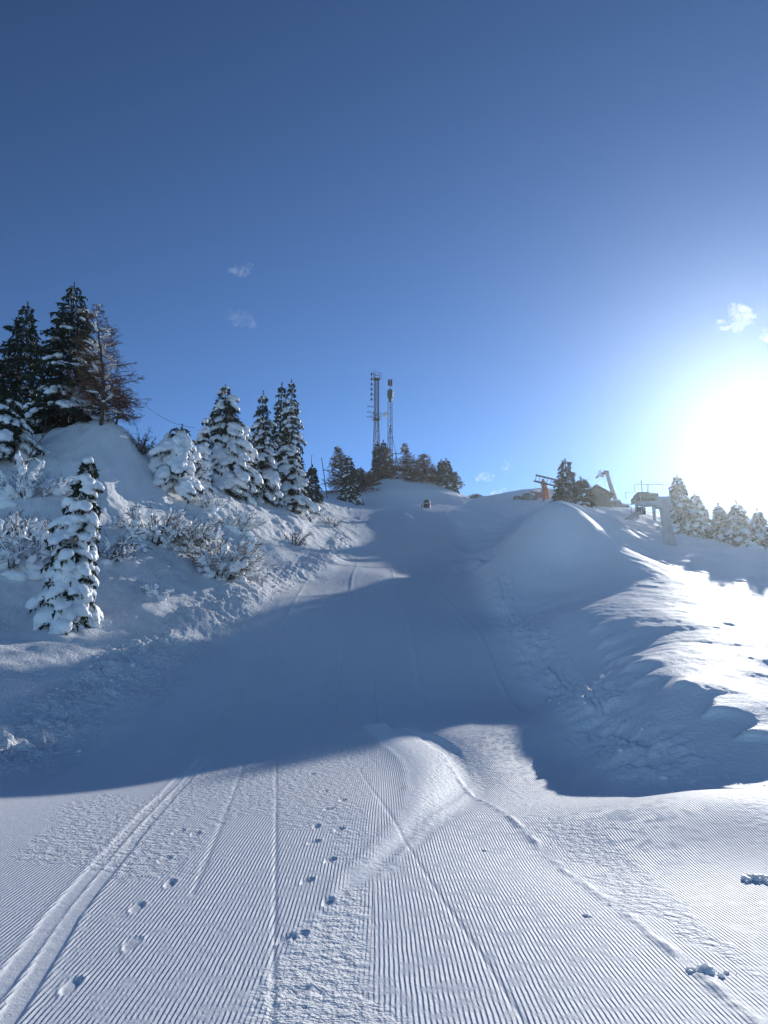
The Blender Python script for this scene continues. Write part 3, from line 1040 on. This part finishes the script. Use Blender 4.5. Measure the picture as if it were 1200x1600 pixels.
# ---------------------------------------------------------------- masts, lift and other man-made things
def lattice_mast():
    Y = 112
    p = spot(588, Y)
    zt = zof(p, 584)
    Ht = zt - p[2]
    t = thing('lattice_mast', 'taller square lattice mast with stacked antennas on the knoll', 'mast', p, 'antenna masts on the knoll', R(20))
    k = lambda z: (.62 - (.62 - .29) * min(z / (Ht * .58), 1.0))
    zk = Ht * .58
    zt2 = Ht * .95
    cr = [(-1, -1), (1, -1), (1, 1), (-1, 1)]
    for sx, sy in cr:
        m = MB()
        m.bar((sx * k(0), sy * k(0), -.6), (sx * k(zk), sy * k(zk), zk), .036, 6)
        m.bar((sx * k(zk), sy * k(zk), zk), (sx * k(zk), sy * k(zk), zt2), .036, 6)
        m.build('leg', M_MAST, t)
    m = MB()
    z = 0.0
    i = 0
    while z < zt2 - .5:
        st = 1.7 if z < zk else 1.0
        z2 = min(z + st, zt2)
        for q in range(4):
            a, b = cr[q], cr[(q + 1) % 4]
            m.bar((a[0] * k(z), a[1] * k(z), z), (b[0] * k(z2), b[1] * k(z2), z2), .022)
            m.bar((b[0] * k(z), b[1] * k(z), z), (a[0] * k(z2), a[1] * k(z2), z2), .022)
            m.bar((a[0] * k(z2), a[1] * k(z2), z2), (b[0] * k(z2), b[1] * k(z2), z2), .022)
        z = z2
    m.build('bracing', M_MAST, t)
    for zz in (Ht * .60, zt2):
        m = MB()
        m.box((0, 0, zz + .04), (1.0, 1.0, .08))
        for a in (-.48, .48):
            for zr in (.5, 1.0):
                m.bar((a, -.48, zz + zr), (a, .48, zz + zr), .03)
                m.bar((-.48, a, zz + zr), (.62, a, zz + zr), .03)
        for a, b in cr:
            m.bar((a * .62, b * .48, zz), (a * .62, b * .48, zz + 1.0), .03)
        m.build('platform', M_DARK, t)
    m = MB()
    m.bar((-.3, 0, zt2), (-.3, 0, Ht), .09, 6)
    m.bar((-.3, 0, Ht), (-.3, 0, Ht + 1.2), .02, 6)
    m.build('top_pole', M_STEEL_GLARE, t)
    for j, zz in enumerate(np.linspace(Ht * .77, Ht * .99, 6)):
        m = MB()
        m.bar((-.38, 0, zz), (-.85, 0, zz), .03)
        m.box((-.85, 0, zz), (.14, .35, .4))
        m.build('panel_antenna', M_DARK, t)
    for j, (zz, sx) in enumerate([(Ht * .61, -1), (Ht * .65, -1), (Ht * .70, -1)]):
        m = MB()
        m.bar((sx * .38, -.3, zz), (sx * 1.7, -.35, zz), .04)
        for e in (-.5, 0, .5):
            m.bar((sx * 1.15 + e * .8, -.9, zz), (sx * 1.15 + e * .8, .2, zz), .025)
        m.build('yagi_antenna', M_DARK, t)
    m = MB()
    m.bar((.4, 0, Ht * .655), (1.5, 0, Ht * .655), .04)
    th = np.linspace(0, math.pi / 2, 5)
    n0 = 14
    v, f = [], []
    for a in th:
        for q in range(n0):
            b = q * 2 * math.pi / n0
            v.append((1.5 + .4 * math.sin(a) * math.cos(b), -.3 * math.cos(a) - .0, Ht * .655 + .4 * math.sin(a) * math.sin(b)))
    for i in range(4):
        for q in range(n0):
            f.append((i * n0 + q, i * n0 + (q + 1) % n0, (i + 1) * n0 + (q + 1) % n0, (i + 1) * n0 + q))
    f.append(tuple(4 * n0 + q for q in range(n0)))
    m.add(v, f)
    m.build('dish', M_WHITE, t, True)
    m = MB()
    for s in (-.2, .2):
        m.bar((s, -.35, 0), (s, -.35, zt2), .03)
    for zz in np.arange(.3, zt2, .35):
        m.bar((-.2, -.35, zz), (.2, -.35, zz), .018)
    m.build('ladder', M_DARK, t)


def guyed_mast():
    Y = 108
    p = spot(610, Y)
    Ht = zof(p, 597) - p[2]
    t = thing('guyed_mast', 'thinner guyed lattice mast with a drum near its top', 'mast', p, 'antenna masts on the knoll', R(10))
    zt = Ht * .80
    tri = [(math.cos(a), math.sin(a)) for a in (.5, 2.6, 4.7)]
    for a in tri:
        m = MB()
        m.bar((a[0] * .42, a[1] * .42, -.5), (a[0] * .36, a[1] * .36, zt), .04, 6)
        m.build('leg', M_MAST, t)
    m = MB()
    z = 0
    while z < zt - .1:
        z2 = min(z + .95, zt)
        for q in range(3):
            a, b = tri[q], tri[(q + 1) % 3]
            m.bar((a[0] * .4, a[1] * .4, z), (b[0] * .4, b[1] * .4, z2), .018)
            m.bar((a[0] * .4, a[1] * .4, z2), (b[0] * .4, b[1] * .4, z2), .018)
        z = z2
    m.build('bracing', M_MAST, t)
    m = MB()
    m.tube([(0, 0, zt), (0, 0, zt + .5), (0, 0, zt + .6), (0, 0, zt + 1.6), (0, 0, zt + 1.9)], [.25, .3, .42, .45, .25], 14)
    m.build('drum', M_GREEN, t)
    m = MB()
    m.bar((0, 0, zt + 1.8), (0, 0, Ht), .06, 6)
    m.build('top_pole', M_STEEL_GLARE, t)
    m = MB()
    m.box((-.2, 0, Ht - .1), (.28, .3, 1.0))
    m.box((.2, 0, Ht - .1), (.28, .3, 1.0))
    m.bar((-.4, 0, Ht - .3), (.4, 0, Ht - .3), .04)
    m.build('top_antenna', M_DARK, t, bevel=.03)
    for i, (dx, dy) in enumerate([(1.4, -1), (-1.3, -1), (0, 2.0)]):
        m = MB()
        gz = h(p[0] + dx, p[1] + dy) - p[2]
        m.bar((0, 0, Ht * .56), (dx, dy, gz - .1), .035, 5)
        m.build('guy_wire', M_DARK, t)
    p2 = spot(619, Y - 1)
    tt = thing('guy_post', 'thin post with crossbar right of the guyed mast', 'post', p2)
    m = MB()
    hh = zof(p2, 706) - p2[2]
    m.bar((0, 0, -.2), (0, 0, hh), .07, 6)
    m.build('post', M_DARK, tt)
    m = MB()
    m.bar((-.8, 0, hh * .93), (.8, 0, hh * .93), .05, 6)
    m.build('crossbar', M_DARK, tt)


def poles():
    for (px, Y, top, ln, lab) in [(512, 74, 717, -.16, 'thin dark pole leaning left between bank trees and knoll'), (486, 66, 712, .0, 'thin upright pole rising from the small dark spruce')]:
        p = spot(px, Y)
        hh = zof(p, top) - p[2]
        t = thing('marker_pole', lab, 'pole', p, 'thin poles at the crest')
        m = MB()
        m.tube([(0, 0, -.3), (ln * hh * .5, 0, hh * .5), (ln * hh, 0, hh)], [.06, .055, .045], 6)
        m.build('shaft', M_DARK, t)
        m = MB()
        m.tube([(ln * hh, 0, hh), (ln * hh, 0, hh + .08)], [.06, .05], 6)
        m.build('cap', M_RED, t)


def cable():
    a = np.array([*spot(190, 33)[:2], 0])
    a[2] = zof(a, 606)
    b = np.array([*spot(300, 41)[:2], 0])
    b[2] = zof(b, 668)
    s = np.linspace(0, 1, 24)
    pts = a + (b - a) * s[:, None]
    pts[:, 2] -= .9 * 4 * s * (1 - s) * .5
    m = MB()
    m.tube(pts, .012, 5)
    o = m.build('sagging_cable', M_STEEL_GLARE)
    tag(o, 'thin bright cable sagging from the larch to the bank spruces', 'cable')


def sheave_train(par, c, dirv, n, sp, r, name):
    """row of rope wheels on a beam; c centre, along dirv"""
    m = MB()
    d = np.array(dirv, float)
    d /= np.linalg.norm(d)
    m.bar(np.array(c) - d * sp * n / 2, np.array(c) + d * sp * n / 2, .09, 4)
    o = m.build(name, M_DARK, par)
    for i in range(n):
        w = MB()
        q = np.array(c) + d * sp * (i - (n - 1) / 2) + [0, 0, -.22]
        w.tube([q - [.06, 0, 0], q - [.03, 0, 0], q + [.03, 0, 0], q + [.06, 0, 0]], [r, r * .8, r * .8, r], 14)
        w.build('wheel', M_DARK, o)


def lift_pylon(px, Y, top_px, top_py, base_r, top_r, arm, label, side, paint=None, k=1.0):
    paint = paint or M_STEEL_GLARE
    p = spot(px, Y, .3)
    Ht = zof(p, top_py) - p[2]
    top = unproj(top_px, top_py, Y)
    v = top - p
    t = thing('lift_pylon', label, 'lift pylon', p, 'ski lift pylons')
    m = MB()
    m.tube([v * s for s in np.linspace(0, 1, 6)], np.linspace(base_r, top_r, 6), 16)
    m.build('shaft', paint, t, True)
    m = MB()
    m.tube([(0, 0, -.4), (0, 0, .25)], [base_r * 1.8, base_r * 1.7], 16)
    m.build('footing', M_ROCK, t)
    m = MB()
    aL, aR = (np.array(v) + [-arm[0], 0, 0]), (np.array(v) + [arm[1], 0, 0])
    m.box((np.array(aL) + aR) / 2 + [0, 0, -.15], (arm[0] + arm[1], .26 * k, .3 * k))
    m.box(np.array(v) + [0, 0, -.1], (top_r * 3, .5 * k, .7 * k))
    m.build('crossarm', paint, t, bevel=.03)
    for q in side:
        c = (aL if q < 0 else aR) + np.array([.12 * -q, 0, -.48 * k])
        sheave_train(t, c, (0, 1, .25), 4, .42 * k, .19 * k, 'sheave_train')
    m = MB()
    for q in side:
        e = aL if q < 0 else aR
        m.box(e + np.array([-.35 * -q, 0, -.95 * k]), (.5 * k, 2.0 * k, .05))
        for yy in (-.95 * k, 0, .95 * k):
            m.bar(e + np.array([.35 * q + .22, yy, -.95 * k]), e + np.array([.35 * q + .22, yy, .1]), .025)
        m.bar(e + np.array([.35 * q + .22, -.95 * k, .1]), e + np.array([.35 * q + .22, .95 * k, .1]), .025)
        m.bar(e + np.array([.1 * q, 0, -.95 * k]), e + np.array([.1 * q, 0, 0]), .03)
    m.build('catwalk', M_STEEL_GLARE, t)
    m = MB()
    pr = np.linspace(.05, .95, 22)
    off = np.array([0, -1.0, 0])
    for s in (-.16, .16):
        m.tube([v * q + off * (base_r + (top_r - base_r) * q + .1) + [s, 0, 0] for q in (0.03, .5, .97)], .02, 4)
    for q in pr:
        b0 = v * q + off * (base_r + (top_r - base_r) * q + .1)
        m.bar(b0 + [-.16, 0, 0], b0 + [.16, 0, 0], .014)
    m.build('ladder', M_STEEL_GLARE, t)
    return t


def lift_station():
    Y = 62
    p = spot(1005, Y)
    t = thing('lift_station', 'lift drive station on a frame left of the near lift pylon', 'lift station', p)
    s = Y / FPX
    zt = zof(p, 772) - p[2]
    for x0 in (-.45, .95):
        m = MB()
        m.tube([(x0, 0, -.3), (x0, 0, zt - .9)], .14, 10)
        m.build('leg', M_STEEL_GLARE, t)
    m = MB()
    m.box((.25, 0, zt - .42), (1.7, 2.0, .5))
    m.box((.0, 0, zt - .08), (1.0, 1.3, .2))
    m.build('drive_housing', M_GREEN, t, bevel=.08)
    m = MB()
    m.tube([(.5, -.3, zt - .95), (.5, -.3, zt - .86), (.5, -.3, zt - .78)], [.9, .8, .9], 24)
    m.build('bullwheel', M_DARK, t)
    m = MB()
    m.bar((.1, 0, zt), (.1, 0, zt + 1.2), .03, 6)
    m.bar((.55, 0, zt), (.55, 0, zt + .9), .02, 6)
    m.build('aerial', M_DARK, t)
    m = MB()
    for yy in (-1.2, 1.2):
        m.bar((-.9, yy, zt + .5), (1.4, yy, zt + .5), .025)
        for x0 in (-.9, .25, 1.4):
            m.bar((x0, yy, zt - .2), (x0, yy, zt + .5), .025)
    m.build('railing', M_STEEL_GLARE, t)


def hut():
    p = spot(931, 72)
    t = thing('gabled_hut', 'dark gabled hut half sunk in snow left of the leaning pylon', 'hut', p)
    zt = zof(p, 765) - p[2]
    w, l = 1.05, 1.4
    ze = zt - .85
    m = MB()
    m.add([(-w, -l, -.5), (w, -l, -.5), (w, l, -.5), (-w, l, -.5), (-w, -l, ze), (w, -l, ze), (w, l, ze), (-w, l, ze), (-w * .3, -l, zt - .1), (-w * .3, l, zt - .1)],
          [(0, 1, 5, 8, 4), (2, 3, 7, 9, 6), (1, 2, 6, 5), (3, 0, 4, 7), (5, 6, 9, 8), (7, 4, 8, 9), (3, 2, 1, 0)])
    m.build('wall', M_WOOD, t)
    m = MB()
    r0, r1, r2 = np.array([-w * .3, 0, zt]), np.array([w + .35, 0, ze - .18]), np.array([-w - .3, 0, ze - .2])
    for e in (r1, r2):
        d = e - r0
        nn = np.array([-d[2], 0, d[0]])
        nn = nn / np.linalg.norm(nn) * (.1 if nn[2] > 0 else -.1)
        v = []
        for yy in (-l - .25, l + .25):
            for q, off in ((r0, 0), (e, 0), (e, 1), (r0, 1)):
                v.append(q + nn * off + [0, yy, 0])
        m.add(v, [(0, 1, 2, 3), (7, 6, 5, 4), (0, 4, 5, 1), (1, 5, 6, 2), (2, 6, 7, 3), (3, 7, 4, 0)])
    ro = m.build('roof', M_DARK, t)
    m = MB()
    m.tube([(-w * .3, .5, zt - .2), (-w * .3, .5, zt + .5)], .14, 10)
    m.build('chimney', M_STEEL_GLARE, ro)
    m = MB()
    m.box((.25, -l - .02, ze * .45), (.7, .05, 1.1))
    m.build('door', M_DARK, t)


def shelter():
    p = spot(852, 78)
    t = thing('lean_to_shelter', 'dark slanted twin beams of a shelter on the skyline boulders', 'shelter', p)
    zt = zof(p, 745) - p[2]
    zb = zof(p, 754) - p[2]
    m = MB()
    for dy, dz in ((-.6, 0), (.6, -.28)):
        m.tube([(-1.0, dy, zt + dz), (2.0, dy, zb + dz - .1)], .10, 6)
    m.build('beam', M_DARK, t)
    for x0, zz in ((-.15, zt - .25), (1.5, zb)):
        m = MB()
        m.tube([(x0, 0, -.3), (x0, 0, zz)], .09, 8)
        m.build('post', M_WOOD, t)
    m = MB()
    for x0 in np.linspace(-.9, 1.9, 8):
        zz = zt + (zb - .1 - zt) * (x0 + 1) / 3 - .06
        m.bar((x0, -.6, zz), (x0, .6, zz - .28), .035)
    m.build('rafters', M_DARK, t)
    p = spot(850, 79)
    t = thing('safety_pad', 'bright orange padding leaning on the skyline boulders', 'safety pad', p)
    zt = zof(p, 750) - p[2]
    m = MB()
    v = []
    for yy in (-.18, .18):
        for (a, b) in ((-.02, -.2), (.62, -.2), (.5, zt * .45), (.2, zt * .95), (-.1, zt), (-.28, zt * .9), (-.12, zt * .5)):
            v.append((a, yy, b))
    m.add(v, [tuple(range(6, -1, -1)), tuple(range(7, 14))] + [(i, (i + 1) % 7, 7 + (i + 1) % 7, 7 + i) for i in range(7)])
    m.build('cover', M_ORANGE, t, bevel=.05)
    m = MB()
    m.box((.12, -.2, zt * .55), (.5, .05, .07))
    m.build('strap', M_DARK, t)


def hydrant():
    p = spot(667, 71)
    Ht = zof(p, 781) - p[2]
    t = thing('snow_hydrant', 'small dark domed hydrant box with pale band on the piste crest', 'hydrant', p)
    w = .33
    m = MB()
    m.tube([(0, 0, -.2), (0, 0, Ht * .42)], [w * .95, w], 16)
    m.build('base', M_DARK, t)
    m = MB()
    m.tube([(0, 0, Ht * .42), (0, 0, Ht * .58)], [w * 1.04, w * 1.02], 16)
    m.build('band', M_BEIGE, t)
    m = MB()
    th = np.linspace(0, math.pi / 2 * .96, 7)
    m.tube([(0, 0, Ht * (.58 + .42 * math.sin(a))) for a in th], [w * math.cos(a) ** .8 for a in th], 16)
    m.build('dome', M_DARK, t, True)
    m = MB()
    m.tube([(-.5, 0, -.1), (-.5, 0, .35)], .05, 6)
    m.tube([(-.5, 0, .2), (-w * .8, 0, .2)], .04, 6)
    m.build('valve', M_DARK, t)


def boulder(px, Y, sx, sz, seed, label, group='skyline boulders'):
    p = spot(px, Y, .1)
    rng = np.random.default_rng(seed)
    v, f = ICO[2]
    v = v.copy()
    for _ in range(14):                     # cut flat facets
        nrm = rng.normal(0, 1, 3)
        nrm /= np.linalg.norm(nrm)
        dd = v @ nrm
        lim = rng.uniform(.55, .85)
        v = v - np.where(dd > lim, dd - lim, 0)[:, None] * nrm
    t = thing('boulder', label, 'boulder', p, group)
    m = MB()
    m.add(v * [sx, sx * .8, sz], f)
    m.build('stone', M_ROCK, t)
    s = MB()
    for _ in range(5):
        s.blob((rng.uniform(-.5, .5) * sx, rng.uniform(-.3, .3) * sx, sz * rng.uniform(.62, .75)), (sx * .42, sx * .4, sz * .2), None, .15, rng)
    o = s.build('snow_cap', M_SNOW, t, True)
    remesh(o, .05, 2)


lattice_mast()
guyed_mast()
poles()
cable()
lift_pylon(966, 76, 947, 737, .25, .16, (.55, .2), 'slim lift pylon leaning left on the skyline', (-1,), M_POST, .55)
lift_pylon(1048, 47, 1036, 783, .36, .29, (1.6, .25), 'thick near lift pylon with arm reaching left in the glare', (-1,))
lift_station()
hut()
shelter()
hydrant()
for a in [(826, 79, 1.0, .9, 1, 'dark rounded boulder left of the orange padding'), (838, 80, .9, 1.2, 2, 'tall boulder just behind the orange padding'),
          (812, 80, .8, .5, 3, 'low boulder at the left end of the skyline rocks'), (745, 92, 1.4, .7, 4, 'rock outcrop on the skyline right of the knoll'),
          (960, 75, .9, .9, 5, 'dark rock at the foot of the leaning lift pylon'), (975, 75, .7, .6, 6, 'small rock right of the leaning pylon foot'),
          (938, 71.5, .6, .35, 8, 'small rock before the gabled hut'), (868, 50, .45, .3, 9, 'small rock below the free-standing skyline spruce')]:
    boulder(*a)


# ---------------------------------------------------------------- snow clods
def clump(px, py, size, seed, label):
    gx, gy = ground_hit(px, py)
    rng = np.random.default_rng(seed)
    m = MB()
    for _ in range(34):
        a, r_ = rng.uniform(0, 6.28), abs(rng.normal(0, .6))
        s = size * rng.uniform(.10, .36) / (1 + r_)
        x, y = gx + math.cos(a) * r_ * size, gy + math.sin(a) * r_ * size * .8
        m.blob((x, y, h(x, y) + s * .35), (s * 1.2, s, s * .8), None, .3, rng)
    o = m.build('snow_clump', M_SNOW, None, True)
    remesh(o, size * .035, 0)
    tag(o, label, 'snow clump', 'loose snow clumps on the corduroy')


clump(1105, 1520, .085, 1, 'crumbled snow clump sitting on the right ski track line')
clump(1185, 1375, .12, 2, 'snow clump at the right frame edge beside the soft hump')
clump(917, 1430, .035, 3, 'single small snow lump alone on smooth corduroy')
clump(757, 1325, .03, 4, 'tiny snow crumb on the corduroy right of the curved ski mark')


def clods():
    rng = np.random.default_rng(77)
    m = MB()
    spec = [(LEFT_BERM, 260, .35, .9, .012, .06), (RIGHT_BERM, 170, .35, .5, .012, .065)]
    for line, cnt, spread, lo, s0, s1 in spec:
        L = np.array(line)
        seg = np.hypot(*np.diff(L, axis=0).T)
        cum = np.r_[0, np.cumsum(seg)]
        ss = rng.uniform(0, cum[-1] * .9, cnt)
        X = np.interp(ss, cum, L[:, 0]) + rng.normal(0, spread, cnt)
        Yy = np.interp(ss, cum, L[:, 1]) + rng.normal(0, spread * .6, cnt)
        Z = H(X, Yy)
        for x, y, z in zip(X, Yy, Z):
            s = s0 + (s1 - s0) * rng.random() ** 3
            m.blob((x, y, z + s * .3), (s * rng.uniform(.9, 1.4), s, s * .75), (rng.normal(), rng.normal(), 0), .3, rng, 0)
    o = m.build('snow_clods', M_SNOW, None, True)
    o['kind'] = 'stuff'
    o['label'] = 'loose snow clods along the ploughed edges of the run'


clods()


# ---------------------------------------------------------------- clouds, far outside the haze
def cloud(px, py, D, wpx, hpx, tilt, dens, seed, label):
    d = ray(px, py)
    p = CAM + d * D
    s = D / FPX
    rng = np.random.default_rng(seed)
    m = MB()
    for i in range(7):
        a = (i - 3) / 3
        c = np.array([a * wpx * .36 * s, rng.normal(0, .1) * wpx * s, rng.normal(0, .16) * hpx * s])
        q = (1.1 - .5 * abs(a))
        m.blob(c, (wpx * .26 * s * q, wpx * .2 * s * q, hpx * .42 * s * q), None, .15, rng)
    o = m.build('cloud', None or bpy.data.materials.get('cloud_vapour_%g' % dens) or cloud_mat(dens), None, True)
    remesh(o, wpx * s * .03, 3)
    o.location = p
    o.rotation_euler = (0, tilt, 0)
    tag(o, label, 'cloud', 'small wisps of cloud')


def cloud_mat(dens):
    m = bpy.data.materials.new('cloud_vapour_%g' % dens)
    m.use_nodes = True
    nt = m.node_tree
    nt.nodes.clear()
    out = nt.nodes.new('ShaderNodeOutputMaterial')
    pv = nt.nodes.new('ShaderNodeVolumePrincipled')
    pv.inputs['Color'].default_value = (1, 1, 1, 1)
    pv.inputs['Anisotropy'].default_value = .35
    tc = nt.nodes.new('ShaderNodeTexCoord')
    nz = nt.nodes.new('ShaderNodeTexNoise')
    nz.inputs['Scale'].default_value = .045
    nz.inputs['Detail'].default_value = 6
    nz.inputs['Roughness'].default_value = .62
    nz.inputs['Distortion'].default_value = 1.2
    mr = nt.nodes.new('ShaderNodeMapRange')
    mr.inputs['From Min'].default_value = .48
    mr.inputs['From Max'].default_value = .70
    mr.inputs['To Max'].default_value = dens
    nt.links.new(tc.outputs['Object'], nz.inputs['Vector'])
    nt.links.new(nz.outputs['Fac'], mr.inputs['Value'])
    nt.links.new(mr.outputs[0], pv.inputs['Density'])
    nt.links.new(pv.outputs[0], out.inputs['Volume'])
    return m


for a in [(376, 421, 1800, 42, 20, -.2, .018, 1, 'tiny pale wisp of cloud high above the bank spruces'),
          (375, 500, 1800, 60, 30, .5, .006, 2, 'very faint streak of cloud below the tiny high wisp'),
          (758, 745, 2200, 28, 16, .4, .05, 3, 'small white cloud just above the ridge right of the knoll'),
          (790, 729, 2200, 14, 16, .0, .05, 4, 'tiny upright cloud puff near the small ridge cloud'),
          (778, 771, 2200, 34, 12, .0, .05, 5, 'low cloud touching the ridge left of the boulders'),
          (1157, 500, 1800, 60, 50, -.8, .05, 6, 'curled white cloud above the sun glare'),
          (1197, 522, 1800, 30, 40, -.9, .04, 8, 'cloud wisp cut by the right frame edge above the glare'),
          (945, 768, 2000, 30, 36, .3, .06, 7, 'bright cloud behind the leaning lift pylon')]:
    cloud(*a)

# ---------------------------------------------------------------- haze
if HAZE_DENSITY > 0:
    hz = MB()
    hz.box((0, 20, 5), (380, 380, 66))
    hm = bpy.data.materials.new('haze')
    hm.use_nodes = True
    nt = hm.node_tree
    nt.nodes.clear()
    out = nt.nodes.new('ShaderNodeOutputMaterial')
    pv = nt.nodes.new('ShaderNodeVolumePrincipled')
    pv.inputs['Color'].default_value = (.84, .93, 1, 1)
    pv.inputs['Density'].default_value = HAZE_DENSITY
    pv.inputs['Anisotropy'].default_value = HAZE_G
    nt.links.new(pv.outputs[0], out.inputs['Volume'])
    ho = hz.build('haze', hm)
    ho['kind'] = 'stuff'
    ho['label'] = 'bright frosty air glowing round the low sun'
